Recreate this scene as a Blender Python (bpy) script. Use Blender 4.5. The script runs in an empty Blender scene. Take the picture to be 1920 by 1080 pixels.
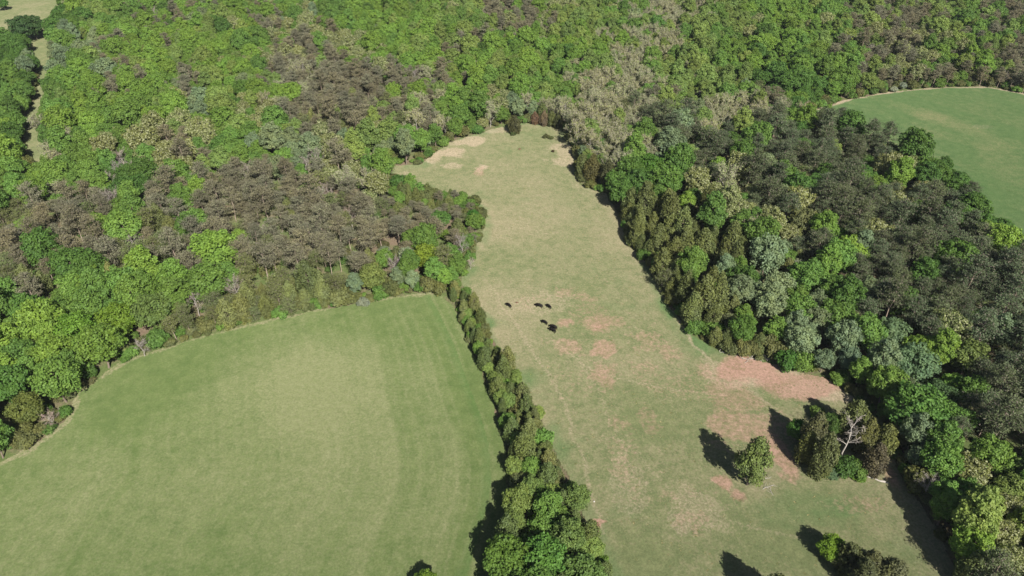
import bpy, math, random
import numpy as np
from mathutils import Vector, Matrix

random.seed(7); rng = np.random.default_rng(11)
R = math.radians
scene = bpy.context.scene

# ------------------------------------------------------------------ camera, sky, sun, exposure
CAM_H, PITCH, HFOV = 130.0, R(36.0), R(70.0)
F = 960.0 / math.tan(HFOV / 2)                     # focal length in photograph pixels (1920 wide)
cam_d = bpy.data.cameras.new('camera'); cam = bpy.data.objects.new('camera', cam_d)
scene.collection.objects.link(cam); scene.camera = cam
cam_d.sensor_width = 36.0; cam_d.angle = HFOV
cam_d.clip_start = 1.0; cam_d.clip_end = 12000.0
cam.location = (0, 0, CAM_H); cam.rotation_euler = (math.pi / 2 - PITCH, 0, 0)

SUN_EL, SUN_AZ = R(41.0), R(21.5)                  # sun behind the camera, 21.5 degrees to its right
sun_dir = Vector((math.sin(SUN_AZ) * math.cos(SUN_EL), -math.cos(SUN_AZ) * math.cos(SUN_EL), math.sin(SUN_EL)))
world = bpy.data.worlds.new('World'); scene.world = world; world.use_nodes = True
wn = world.node_tree; bg = wn.nodes['Background']
sky = wn.nodes.new('ShaderNodeTexSky'); sky.sky_type = 'NISHITA'; sky.sun_disc = False
sky.sun_elevation = SUN_EL; sky.sun_rotation = math.atan2(sun_dir.x, sun_dir.y)
sky.altitude = 150; sky.air_density = 1.0; sky.dust_density = 1.2
wn.links.new(sky.outputs[0], bg.inputs[0]); bg.inputs[1].default_value = 0.05
sun_l = bpy.data.lights.new('sun', 'SUN'); sun = bpy.data.objects.new('sun', sun_l)
scene.collection.objects.link(sun)
sun_l.energy = 5.0; sun_l.angle = R(0.53); sun_l.color = (1.0, 0.955, 0.88)
sun.rotation_euler = sun_dir.to_track_quat('Z', 'Y').to_euler()
scene.view_settings.view_transform = 'Standard'; scene.view_settings.look = 'None'
scene.view_settings.exposure = 0.6; scene.view_settings.gamma = 1.0
scene.view_settings.use_curve_mapping = False
scene.render.engine = 'CYCLES'
cy = scene.cycles
cy.max_bounces = 6; cy.diffuse_bounces = 3; cy.glossy_bounces = 1; cy.transmission_bounces = 4
cy.use_denoising = True; cy.denoiser = 'OPENIMAGEDENOISE'
cy.use_adaptive_sampling = False
scene.render.film_transparent = False

# ------------------------------------------------------------------ terrain and photo <-> ground
def terrain(x, y):
    x = np.asarray(x, float); y = np.asarray(y, float)
    return (1.3 * np.sin(x / 61.0 + 0.6) * np.cos(y / 83.0 + 0.3) + 0.8 * np.sin((x + y) / 97.0)
            + 0.5 * np.sin(x / 33.0 - y / 47.0))

CP, SP = math.cos(PITCH), math.sin(PITCH)
def ray(px, py):
    u, v = px - 960.0, py - 540.0
    return u, F * CP - v * SP, -(F * SP + v * CP)
def at(px, py, z=0.0):
    """ground point (x, y) under photo pixel, or the point where the ray is z above the ground"""
    dx, dy, dz = ray(px, py)
    t = CAM_H / -dz; gz = 0.0
    for _ in range(4):
        t = (CAM_H - z - gz) / -dz
        gz = float(terrain(dx * t, dy * t))
    return dx * t, dy * t
def pix(x, y, z):
    dz = z - CAM_H
    d = y * CP - dz * SP
    return 960 + F * x / d, 540 + F * (-(y * SP + dz * CP)) / d, d

def poly(pts): return np.array([at(*p) for p in pts])
def inside(P, x, y):
    x = np.asarray(x, float); y = np.asarray(y, float); r = np.zeros(x.shape, bool); n = len(P); j = n - 1
    for i in range(n):
        xi, yi = P[i]; xj, yj = P[j]
        c = ((yi > y) != (yj > y)) & (x < (xj - xi) * (y - yi) / (yj - yi + 1e-12) + xi)
        r ^= c; j = i
    return r
def edge_dist(P, x, y, closed=True):
    x = np.asarray(x, float); y = np.asarray(y, float); d = np.full(x.shape, 1e9); n = len(P)
    for i in range(n if closed else n - 1):
        a = P[i]; b = P[(i + 1) % n]; ab = b - a; L = float(ab @ ab) + 1e-9
        t = np.clip(((x - a[0]) * ab[0] + (y - a[1]) * ab[1]) / L, 0, 1)
        d = np.minimum(d, np.hypot(x - a[0] - t * ab[0], y - a[1] - t * ab[1]))
    return d

LEFT = poly([(-330, 1010), (-120, 915), (0, 868), (60, 838), (122, 792), (150, 738), (200, 697), (260, 668), (330, 647), (480, 605),
             (640, 574), (740, 557), (805, 551), (832, 554), (850, 585), (880, 645), (905, 710), (932, 775), (948, 830),
             (955, 900), (950, 950), (935, 1000), (915, 1080), (900, 1300), (-700, 1300)])
PAST = poly([(872, 512), (890, 478), (903, 430, 3), (908, 392, 5), (893, 362, 5), (868, 350, 5), (800, 345, 5), (735, 322, 3), (722, 318), (745, 312), (790, 309),
             (812, 290), (845, 268), (900, 249), (950, 236), (985, 231), (1050, 240), (1068, 268), (1085, 296), (1076, 322),
             (1085, 345), (1135, 365), (1165, 412), (1176, 458), (1226, 510), (1240, 548), (1290, 622), (1335, 655),
             (1400, 672), (1470, 690), (1560, 712), (1600, 752), (1650, 790), (1668, 850), (1690, 890), (1735, 960), (1775, 1040),
             (1800, 1100), (1900, 1300), (1120, 1300), (1150, 1120), (1138, 1060), (1110, 1000), (1086, 950), (1062, 900),
             (1040, 850), (1012, 780), (975, 710), (940, 665), (910, 610), (880, 555), (862, 530)])
RIGHT = poly([(1500, 213), (1590, 187), (1640, 177), (1700, 169), (1780, 163), (1850, 163), (1930, 178), (2060, 205), (2300, 260), (2300, 620),
              (2010, 520, 8), (1925, 445, 8), (1870, 405, 7), (1835, 352, 8), (1815, 315, 8), (1740, 280, 8), (1660, 250, 8), (1600, 226, 7), (1545, 219, 5)])
CLEAR = poly([(-260, 160), (-150, 40), (20, -40), (125, -70), (122, 0), (116, 40), (104, 62), (96, 84), (104, 98), (100, 118), (104, 150),
              (92, 182), (85, 215), (82, 250), (90, 290), (100, 330), (92, 345), (66, 338), (52, 300), (44, 262), (50, 222), (62, 190), (72, 150),
              (66, 112), (48, 92), (10, 88), (-60, 110), (-170, 160)])
HEDGE = poly([(832, 552), (850, 585), (880, 645), (905, 710), (932, 775), (948, 830), (955, 900), (950, 950), (935, 1000), (915, 1080), (900, 1300),
              (1120, 1300), (1150, 1120), (1138, 1060), (1110, 1000), (1086, 950), (1062, 900), (1040, 850), (1012, 780), (975, 710), (940, 665), (910, 610), (880, 555), (862, 520)])
FIELDS = [LEFT, PAST, RIGHT, CLEAR]

# ------------------------------------------------------------------ tiny value noise for masks
_nt = rng.random((256, 256))
def vnoise(x, y, s, o=0.0):
    x = np.asarray(x, float) / s + o * 17.3 + 100; y = np.asarray(y, float) / s + o * 9.1 + 100
    xi = np.floor(x).astype(int); yi = np.floor(y).astype(int); fx = x - xi; fy = y - yi
    fx = fx * fx * (3 - 2 * fx); fy = fy * fy * (3 - 2 * fy)
    g = lambda a, b: _nt[a % 256, b % 256]
    return (g(xi, yi) * (1 - fx) + g(xi + 1, yi) * fx) * (1 - fy) + (g(xi, yi + 1) * (1 - fx) + g(xi + 1, yi + 1) * fx) * fy
def fnoise(x, y, s, o=0.0): return 0.55 * vnoise(x, y, s, o) + 0.3 * vnoise(x, y, s / 2.1, o + 3) + 0.15 * vnoise(x, y, s / 4.3, o + 7)
def smooth(a, b, v):
    t = np.clip((v - a) / (b - a), 0, 1); return t * t * (3 - 2 * t)

# ------------------------------------------------------------------ object helpers
COL = scene.collection
def mesh_np(name, V, faces_flat, nper, mat=None, smooth_sh=False):
    V = np.asarray(V, np.float32); Fc = np.asarray(faces_flat, np.int32).ravel(); n = len(Fc) // nper
    m = bpy.data.meshes.new(name)
    m.vertices.add(len(V)); m.vertices.foreach_set('co', V.ravel())
    m.loops.add(len(Fc)); m.loops.foreach_set('vertex_index', Fc)
    m.polygons.add(n); m.polygons.foreach_set('loop_start', np.arange(n, dtype=np.int32) * nper)
    m.polygons.foreach_set('loop_total', np.full(n, nper, np.int32))
    if smooth_sh: m.polygons.foreach_set('use_smooth', np.ones(n, bool))
    m.update(calc_edges=True)
    if mat: m.materials.append(mat)
    return m
def link(name, data, parent=None):
    o = bpy.data.objects.new(name, data); COL.objects.link(o); o.parent = parent; return o
def tag(o, label=None, cat=None, group=None, kind=None):
    if label: o['label'] = label
    if cat: o['category'] = cat
    if group: o['group'] = group
    if kind: o['kind'] = kind
    return o

# ------------------------------------------------------------------ materials
def new_mat(name):
    m = bpy.data.materials.new(name); m.use_nodes = True; nt = m.node_tree; nt.nodes.clear()
    return m, nt, nt.nodes, nt.links
def N(nodes, t, **kw):
    n = nodes.new(t)
    for k, v in kw.items(): setattr(n, k, v)
    return n
def noise(nodes, links, vec, scale, detail=3, rough=0.55):
    n = N(nodes, 'ShaderNodeTexNoise'); n.inputs['Scale'].default_value = scale; n.inputs['Detail'].default_value = detail
    n.inputs['Roughness'].default_value = rough; links.new(vec, n.inputs['Vector']); return n.outputs[0]
def ramp(nodes, links, f, a, b):
    n = N(nodes, 'ShaderNodeMapRange'); n.inputs[1].default_value = a; n.inputs[2].default_value = b; n.clamp = True
    links.new(f, n.inputs[0]); return n.outputs[0]
def mix(nodes, links, f, a, b, mode='MIX'):
    n = N(nodes, 'ShaderNodeMix', data_type='RGBA', blend_type=mode)
    for i, s in ((0, f), (6, a), (7, b)):
        if isinstance(s, (int, float)): n.inputs[i].default_value = s
        elif isinstance(s, tuple): n.inputs[i].default_value = (*s, 1)
        else: links.new(s, n.inputs[i])
    return n.outputs[2]
def math_n(nodes, links, op, a, b=None):
    n = N(nodes, 'ShaderNodeMath', operation=op)
    for i, s in ((0, a), (1, b)):
        if s is None: continue
        if isinstance(s, (int, float)): n.inputs[i].default_value = s
        else: links.new(s, n.inputs[i])
    return n.outputs[0]

def leaf_mat(name, tintless=None, transl=0.3, var=0.35, second=None, second_amt=0.0, hue=(1.14, 1.03, 0.8)):
    """foliage: colour from the tree's own colour, small differences from leaf to leaf and spray to spray"""
    m, nt, nodes, links = new_mat(name)
    if tintless: base = N(nodes, 'ShaderNodeRGB').outputs[0]; base.default_value = (*tintless, 1)
    else:
        a = N(nodes, 'ShaderNodeAttribute', attribute_type='INSTANCER', attribute_name='color'); base = a.outputs['Color']
    geo = N(nodes, 'ShaderNodeNewGeometry'); rnd = geo.outputs['Random Per Island']
    tc = N(nodes, 'ShaderNodeTexCoord')
    nz = noise(nodes, links, tc.outputs['Object'], 0.55, 2)
    v = math_n(nodes, links, 'ADD', math_n(nodes, links, 'MULTIPLY', rnd, var), math_n(nodes, links, 'MULTIPLY', nz, 0.7))
    v = math_n(nodes, links, 'ADD', v, 1.0 - var * 0.5 - 0.35)
    col = mix(nodes, links, 1.0, base, v, 'MULTIPLY')
    h = math_n(nodes, links, 'FRACT', math_n(nodes, links, 'MULTIPLY', rnd, 37.7))
    col = mix(nodes, links, math_n(nodes, links, 'ADD', math_n(nodes, links, 'MULTIPLY', h, 0.4), ramp(nodes, links, noise(nodes, links, tc.outputs['Object'], 0.3, 2), 0.35, 0.75)), col, mix(nodes, links, 1.0, col, hue, 'MULTIPLY'))
    if second:
        g = ramp(nodes, links, math_n(nodes, links, 'FRACT', math_n(nodes, links, 'MULTIPLY', rnd, 91.3)), 1 - second_amt - 0.01, 1 - second_amt + 0.01)
        col = mix(nodes, links, g, col, second)
    d = N(nodes, 'ShaderNodeBsdfPrincipled'); links.new(col, d.inputs['Base Color'])
    d.inputs['Roughness'].default_value = 0.6; d.inputs['Specular IOR Level'].default_value = 0.25
    t = N(nodes, 'ShaderNodeBsdfTranslucent'); links.new(mix(nodes, links, 1.0, col, (1.1, 1.25, 0.6), 'MULTIPLY'), t.inputs[0])
    ms = N(nodes, 'ShaderNodeMixShader'); ms.inputs[0].default_value = transl
    links.new(d.outputs[0], ms.inputs[1]); links.new(t.outputs[0], ms.inputs[2])
    o = N(nodes, 'ShaderNodeOutputMaterial'); links.new(ms.outputs[0], o.inputs[0])
    return m
def plain_mat(name, c1, c2, scale, rough=0.85, bump=0.0):
    m, nt, nodes, links = new_mat(name); tc = N(nodes, 'ShaderNodeTexCoord')
    f = noise(nodes, links, tc.outputs['Object'], scale, 4)
    col = mix(nodes, links, ramp(nodes, links, f, 0.3, 0.7), c1, c2)
    d = N(nodes, 'ShaderNodeBsdfPrincipled'); links.new(col, d.inputs['Base Color'])
    d.inputs['Roughness'].default_value = rough; d.inputs['Specular IOR Level'].default_value = 0.2
    if bump:
        b = N(nodes, 'ShaderNodeBump'); b.inputs['Strength'].default_value = bump; b.inputs['Distance'].default_value = 0.05
        links.new(f, b.inputs['Height']); links.new(b.outputs[0], d.inputs['Normal'])
    o = N(nodes, 'ShaderNodeOutputMaterial'); links.new(d.outputs[0], o.inputs[0]); return m

M = {
    'leaf': leaf_mat('leaf'),
    'needle': leaf_mat('needle', transl=0.12, var=0.5, second=(0.15, 0.13, 0.1), second_amt=0.14, hue=(1.0, 1.05, 0.85)),
    'cedar': leaf_mat('cedar_spray', transl=0.12, var=0.5, hue=(1.12, 1.08, 0.75)),
    'bud': leaf_mat('bud', transl=0.25, var=0.4, second=(0.36, 0.33, 0.25), second_amt=0.35, hue=(0.9, 1.15, 0.7)),
    'catkin': leaf_mat('catkin_leaf', transl=0.28, var=0.35, second=(0.36, 0.37, 0.2), second_amt=0.32),
    'twig': leaf_mat('twig', transl=0.0, var=0.4, hue=(1.05, 1.0, 0.95)),
    'bark': plain_mat('bark', (0.16, 0.125, 0.095), (0.26, 0.21, 0.165), 1.5, bump=0.4),
    'pinebark': plain_mat('pine_bark', (0.30, 0.23, 0.175), (0.45, 0.36, 0.29), 1.5, bump=0.4),
    'darkbark': plain_mat('dark_bark', (0.09, 0.075, 0.06), (0.15, 0.125, 0.1), 1.5),
    'palebark': plain_mat('pale_bark', (0.34, 0.31, 0.27), (0.5, 0.46, 0.41), 1.5, bump=0.4),
    'cow': plain_mat('black_hide', (0.006, 0.005, 0.005), (0.014, 0.011, 0.010), 3.0, rough=0.55),
    'stone': plain_mat('pale_stone', (0.45, 0.43, 0.4), (0.6, 0.58, 0.54), 6.0, bump=0.5),
    'redsoil': plain_mat('red_soil', (0.235, 0.115, 0.085), (0.3, 0.165, 0.125), 1.2, bump=0.6),
    'brownsoil': plain_mat('brown_soil', (0.10, 0.055, 0.035), (0.2, 0.11, 0.07), 2.0, bump=0.6),
}

def ground_mat():
    m, nt, nodes, links = new_mat('forest_floor'); tc = N(nodes, 'ShaderNodeTexCoord'); P = tc.outputs['Object']
    n1 = noise(nodes, links, P, 0.035, 4); n2 = noise(nodes, links, P, 0.35, 4); n3 = noise(nodes, links, P, 2.5, 4, 0.7)
    litter = mix(nodes, links, ramp(nodes, links, n3, 0.3, 0.7), (0.09, 0.068, 0.048), (0.19, 0.145, 0.1))
    green = mix(nodes, links, ramp(nodes, links, n3, 0.3, 0.7), (0.05, 0.075, 0.024), (0.12, 0.15, 0.055))
    f = ramp(nodes, links, math_n(nodes, links, 'ADD', math_n(nodes, links, 'MULTIPLY', n1, 0.6), math_n(nodes, links, 'MULTIPLY', n2, 0.4)), 0.4, 0.56)
    col = mix(nodes, links, f, litter, green)
    d = N(nodes, 'ShaderNodeBsdfDiffuse'); d.inputs['Roughness'].default_value = 1.0; links.new(col, d.inputs[0])
    o = N(nodes, 'ShaderNodeOutputMaterial'); links.new(d.outputs[0], o.inputs[0]); return m

def grass_mat(name, g1, g2, dry_glow1, dry_glow2, soil1, soil2, fine=1.6, lo=0.2, hi=0.8, grain=1.8):
    """grass with withered stalks and bare soil; masks place thin, lush and bare turf, plus the sun glow painted into the hay field"""
    m, nt, nodes, links = new_mat(name); tc = N(nodes, 'ShaderNodeTexCoord'); P = tc.outputs['Object']
    def att(n): return N(nodes, 'ShaderNodeAttribute', attribute_type='GEOMETRY', attribute_name=n).outputs['Fac']
    a_dry_glow, a_soil, a_lush, a_straw = att('dry'), att('soil'), att('lush'), att('straw')
    nf = noise(nodes, links, P, fine, 5, 0.75); nm = noise(nodes, links, P, 0.35, 4, 0.65); nl = noise(nodes, links, P, 0.06, 3)
    n5 = noise(nodes, links, P, 0.8, 5, 0.7)
    green = mix(nodes, links, ramp(nodes, links, nm, 0.32, 0.68), g1, g2)
    dry = mix(nodes, links, ramp(nodes, links, n5, 0.3, 0.7), dry_glow1, dry_glow2)  # withered-stalk colour, also that of the painted sun glow
    s = math_n(nodes, links, 'ADD', a_dry_glow, math_n(nodes, links, 'MULTIPLY', math_n(nodes, links, 'SUBTRACT', nf, 0.5), 1.5))
    s = math_n(nodes, links, 'ADD', s, math_n(nodes, links, 'MULTIPLY', math_n(nodes, links, 'SUBTRACT', nm, 0.5), 0.7))
    s = math_n(nodes, links, 'ADD', s, math_n(nodes, links, 'MULTIPLY', math_n(nodes, links, 'SUBTRACT', nl, 0.5), 0.5))
    col = mix(nodes, links, ramp(nodes, links, s, lo, hi), green, dry)
    l = math_n(nodes, links, 'ADD', a_lush, math_n(nodes, links, 'MULTIPLY', math_n(nodes, links, 'SUBTRACT', n5, 0.5), 0.7))
    l = math_n(nodes, links, 'MULTIPLY', ramp(nodes, links, l, 0.2, 0.9), ramp(nodes, links, a_lush, 0.0, 0.15))
    col = mix(nodes, links, l, col, mix(nodes, links, ramp(nodes, links, nf, 0.3, 0.7), (g1[0] * .55, g1[1] * .85, g1[2] * .7), (g2[0] * .7, g2[1] * 1.0, g2[2] * .8)))
    st = math_n(nodes, links, 'ADD', a_straw, math_n(nodes, links, 'MULTIPLY', math_n(nodes, links, 'SUBTRACT', nf, 0.5), 1.3))
    st = math_n(nodes, links, 'MULTIPLY', ramp(nodes, links, st, 0.15, 0.95), ramp(nodes, links, a_straw, 0.0, 0.2))
    col = mix(nodes, links, st, col, mix(nodes, links, ramp(nodes, links, nf, 0.3, 0.7), (0.235, 0.185, 0.125), (0.35, 0.285, 0.205)))
    so = math_n(nodes, links, 'ADD', a_soil, math_n(nodes, links, 'MULTIPLY', math_n(nodes, links, 'SUBTRACT', n5, 0.5), 1.1))
    so = math_n(nodes, links, 'MULTIPLY', ramp(nodes, links, so, 0.3, 0.85), ramp(nodes, links, a_soil, 0.0, 0.2))
    col = mix(nodes, links, so, col, mix(nodes, links, ramp(nodes, links, n5, 0.3, 0.7), soil1, soil2))
    nt2 = noise(nodes, links, P, 2.2, 6, 0.85)
    col = mix(nodes, links, 1.0, col, math_n(nodes, links, 'ADD', math_n(nodes, links, 'MULTIPLY', nt2, grain), 1.0 - grain * 0.5), 'MULTIPLY')
    d = N(nodes, 'ShaderNodeBsdfDiffuse'); d.inputs['Roughness'].default_value = 1.0; links.new(col, d.inputs[0])
    b = N(nodes, 'ShaderNodeBump'); b.inputs['Strength'].default_value = 0.5; b.inputs['Distance'].default_value = 0.12
    links.new(nf, b.inputs['Height']); links.new(b.outputs[0], d.inputs['Normal'])
    o = N(nodes, 'ShaderNodeOutputMaterial'); links.new(d.outputs[0], o.inputs[0]); return m

# ------------------------------------------------------------------ ground sheet to the horizon
def build_ground():
    xs = np.concatenate([[-9000, -4000, -1800, -1000], np.arange(-720, 721, 6.0), [1000, 1800, 4000, 9000]])
    ys = np.concatenate([[-6000, -2000, -600, -150], np.arange(-20, 901, 6.0), [1300, 2200, 4500, 10000]])
    X, Y = np.meshgrid(xs, ys); Z = terrain(X, Y)
    nx, ny = len(xs), len(ys); i = np.arange(nx * ny).reshape(ny, nx)
    Fq = np.stack([i[:-1, :-1], i[:-1, 1:], i[1:, 1:], i[1:, :-1]], -1).reshape(-1, 4)
    o = link('ground', mesh_np('ground', np.stack([X, Y, Z], -1).reshape(-1, 3), Fq, 4, ground_mat(), True))
    tag(o, kind='structure')
build_ground()

def field_sheet(name, P, step, rough_h, mat, masks, wob=1.2):
    lo = P.min(0) - 4; hi = P.max(0) + 4
    lo = np.maximum(lo, [-420, 20]); hi = np.minimum(hi, [520, 700])
    xs = np.arange(lo[0], hi[0], step); ys = np.arange(lo[1], hi[1], step)
    X, Y = np.meshgrid(xs, ys); nx, ny = len(xs), len(ys)
    ins = inside(P, X, Y); ed = edge_dist(P, X, Y); sd = np.where(ins, ed, -ed)
    keepv = sd + (fnoise(X, Y, 6, 1) - 0.5) * 2 * wob > -0.4
    cx = keepv[:-1, :-1] & keepv[1:, :-1] & keepv[:-1, 1:] & keepv[1:, 1:]
    bumps = rng.random(X.shape) * 0.6 + vnoise(X, Y, 1.3, 5) * 0.4
    Z = terrain(X, Y) + 0.03 + bumps * rough_h
    i = np.arange(nx * ny).reshape(ny, nx)
    Fq = np.stack([i[:-1, :-1], i[:-1, 1:], i[1:, 1:], i[1:, :-1]], -1)[cx]
    used, inv = np.unique(Fq.ravel(), return_inverse=True)
    V = np.stack([X, Y, Z], -1).reshape(-1, 3)[used]
    me = mesh_np(name, V, inv, 4, mat, True)
    vals = masks(V[:, 0], V[:, 1], sd.ravel()[used])
    for k in ('dry', 'soil', 'lush', 'straw'):  # 'dry' also carries the sun glow painted into the hay field
        a = me.attributes.new(k, 'FLOAT', 'POINT')
        a.data.foreach_set('value', np.asarray(vals.get(k, np.zeros(len(V))), np.float32))
    o = link(name, me); tag(o, kind='structure'); return o

def blob(x, y, px, py, wpx, hpx, n=0.45, o=0.0):
    """soft uneven patch centred on a photo pixel, given its half width and half height there"""
    c = np.array(at(px, py)); a = np.array(at(px + wpx, py)); b = np.array(at(px, py - hpx))
    rx = np.hypot(*(a - c)); ry = np.hypot(*(b - c))
    d = np.hypot((x - c[0]) / rx, (y - c[1]) / ry) + (fnoise(x, y, max(rx, ry) * 0.7, o + px * 0.01) - 0.5) * 2 * n
    return smooth(1.25, 0.55, d)
def pixs(x, y):
    return pix(x, y, terrain(x, y))
def line_px(pts): return np.array([at(*p) for p in pts])

RIGHT_EDGE_L = line_px([(832, 554), (850, 585), (880, 645), (905, 710), (932, 775), (948, 830), (955, 900), (950, 950), (935, 1000), (915, 1080)])
def m_left(x, y, sd):
    u = edge_dist(RIGHT_EDGE_L, x, y, False)
    # swaths left by the mower follow the hedge
    w = u + (fnoise(x, y, 60, 2) - 0.5) * 3
    sw = vnoise(w, y / 60, 1.1, 3) * 0.5 + vnoise(w, y / 40, 4.5, 4) * 0.5
    dry = 0.36 + (sw - 0.5) * 0.62 + (fnoise(x, y, 30, 6) - 0.5) * 0.55
    dry += 0.5 * np.exp(-((pixs(x, y)[0] - 575) / 130) ** 2 - ((pixs(x, y)[1] - 720) / 110) ** 2) + 0.15 * np.exp(-((pixs(x, y)[0] - 620) / 300) ** 2 - ((pixs(x, y)[1] - 800) / 230) ** 2)  # sun's backscatter glow, painted into the colour as paler grass
    dry += 0.3 * smooth(34, 8, u) * (np.mod(w / 2.7, 1) < .28) * smooth(.2, .5, fnoise(x, y, 20, 14)) - 0.3 * smooth(30, 2, sd)
    dry -= 0.25 * blob(x, y, 240, 730, 120, 70) + 0.2 * blob(x, y, 720, 610, 120, 50)
    lush = 0.55 * smooth(9, 3, u) * smooth(0.35, 0.6, vnoise(u, u * 0, 1.4, 9)) + 0.35 * smooth(0.55, 0.8, fnoise(x, y, 26, 11)) * smooth(30, 10, sd)
    straw = smooth(1.6, 0.2, sd + (fnoise(x, y, 5, 12) - 0.5) * 3.5) * 0.4 * (edge_dist(RIGHT_EDGE_L, x, y, False) > 3)
    return dict(dry=np.clip(dry, 0, 1), lush=np.clip(lush, 0, 1), straw=straw)  # dry: withered grass plus the painted sun glow
def m_past(x, y, sd):
    dry = 0.45 + (fnoise(x, y, 24, 21) - 0.5) * 0.7
    dry += 0.08 * blob(x, y, 985, 420, 110, 130) - 0.3 * blob(x, y, 1330, 600, 60, 60) - 0.25 * blob(x, y, 1250, 470, 30, 90)
    dry -= 0.22 * blob(x, y, 1560, 1000, 170, 90) + 0.2 * blob(x, y, 1180, 1040, 90, 60) + 0.15 * blob(x, y, 1330, 760, 200, 80)
    dry += 0.2 * smooth(5, 1, sd) - 0.1 * smooth(190, 290, y)
    soil = np.zeros_like(x)
    soil += .32 * smooth(.52, .72, fnoise(x, y, 12, 23)) * np.maximum(blob(x, y, 1150, 640, 150, 120), blob(x, y, 1230, 820, 180, 130)) + .15 * smooth(.55, .75, fnoise(x, y, 9, 24))
    qx, qy, _ = pixs(x, y)
    soil += .26 * np.exp(-((qx - 1130 - (qy - 650) * .4) / 120) ** 2 - ((qy - 680) / 190) ** 2)
    for i, (px, py, w, h, k) in enumerate([
            (1132, 655, 34, 16, .75), (1060, 548, 22, 10, .55), (1058, 608, 20, 8, .75), (1100, 560, 26, 9, .55), (1050, 553, 9, 7, .6),
            (1385, 790, 72, 34, .68), (1370, 735, 45, 40, .62), (1470, 800, 36, 36, .6), (1395, 695, 62, 26, .95), (1500, 715, 80, 24, .85),
            (1300, 980, 34, 34, .45), (1355, 905, 16, 14, .85), (1385, 930, 24, 14, .8), (1115, 985, 17, 13, 1.0), (1215, 785, 20, 26, .5),
            (1445, 830, 30, 40, .8), (1462, 850, 22, 50, .85), (898, 322, 13, 10, .6), (1205, 690, 26, 14, .5), (1090, 585, 40, 26, .45),
            (1270, 720, 60, 30, .42), (1180, 880, 40, 60, .42), (1080, 720, 40, 30, .35), (1230, 515, 12, 8, .6), (1600, 945, 60, 14, .45), (1665, 885, 12, 30, .7), (1000, 560, 30, 18, .4)]):
        soil = np.maximum(soil, k * .8 * blob(x, y, px, py, w * 1.15, h * 1.15, 0.8, i * 0.7))
    straw = np.zeros_like(x)
    for i, (px, py, w, h, k) in enumerate([
            (1420, 705, 75, 28, .8), (1520, 730, 55, 20, .85), (1560, 745, 40, 10, .8), (845, 288, 45, 10, .75), (885, 264, 40, 8, .75), (935, 245, 30, 5, .6), (898, 321, 13, 11, .6), (852, 311, 20, 5, .6), (1060, 285, 40, 16, .6), (800, 300, 25, 8, .7),
            (1180, 900, 55, 60, .33), (1310, 960, 50, 45, .4), (1285, 985, 26, 24, .5), (1345, 700, 26, 30, .5), (1010, 570, 60, 30, .3), (750, 335, 30, 10, .5), (1060, 305, 30, 8, .6), (905, 315, 12, 6, .8)]):
        straw = np.maximum(straw, k * blob(x, y, px, py, w, h, 0.9, 30 + i * 0.7))
    for pts, k in (([(1226, 512), (1242, 556), (1268, 592), (1300, 642), (1345, 690)], .55), ([(1345, 690), (1400, 730), (1440, 762)], .5), ([(905, 520), (960, 600), (1040, 720), (1090, 850), (1130, 1000)], .35), ([(1030, 640), (1120, 700), (1250, 730), (1340, 740)], .3), ([(1060, 620), (1150, 800), (1290, 960), (1500, 1010)], .25)):
        straw = np.maximum(straw, k * smooth(1.0, .2, edge_dist(line_px(pts), x + (fnoise(x, y, 7, 90) - .5) * 3, y, False)))
    lush = 0.35 * smooth(0.5, 0.85, fnoise(x, y, 9, 41)) + 0.5 * smooth(5, 1.5, sd) * smooth(0.4, 0.6, fnoise(x, y, 11, 43))
    lush = lush + 0.4 * blob(x, y, 1290, 610, 40, 60) + 0.35 * blob(x, y, 1500, 960, 120, 40) + 0.3 * blob(x, y, 980, 255, 40, 8)
    return dict(dry=np.clip(dry, 0, 1), soil=soil, straw=straw, lush=np.clip(lush, 0, 0.8))
def m_right(x, y, sd):
    w = x * 0.83 + y * 0.55 + (fnoise(x, y, 50, 2) - 0.5) * 5
    dry = 0.15 + (vnoise(w, w * 0, 3.0, 51) - 0.5) * 0.35 + (fnoise(x, y, 35, 52) - 0.5) * 0.35
    dry += 0.2 * blob(x, y, 1790, 245, 80, 30) + 0.25 * blob(x, y, 1890, 300, 60, 30) + 0.2 * blob(x, y, 1740, 215, 40, 10)
    straw = smooth(2.2, 0.4, sd + (fnoise(x, y, 5, 55) - 0.5) * 2.5) * 0.9 + 0.25 * blob(x, y, 1845, 238, 26, 5, .3)
    return dict(dry=np.clip(dry, 0, 1), straw=np.clip(straw, 0, 1), lush=0.3 * smooth(.5, .7, fnoise(x, y, 30, 57)))
def m_clear(x, y, sd):
    return dict(dry=np.clip(0.3 + (fnoise(x, y, 18, 61) - 0.5) * 0.5, 0, 1), soil=0.25 * smooth(.5, .65, fnoise(x, y, 14, 63)), straw=0.2 * smooth(.5, .7, fnoise(x, y, 16, 62)))

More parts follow.
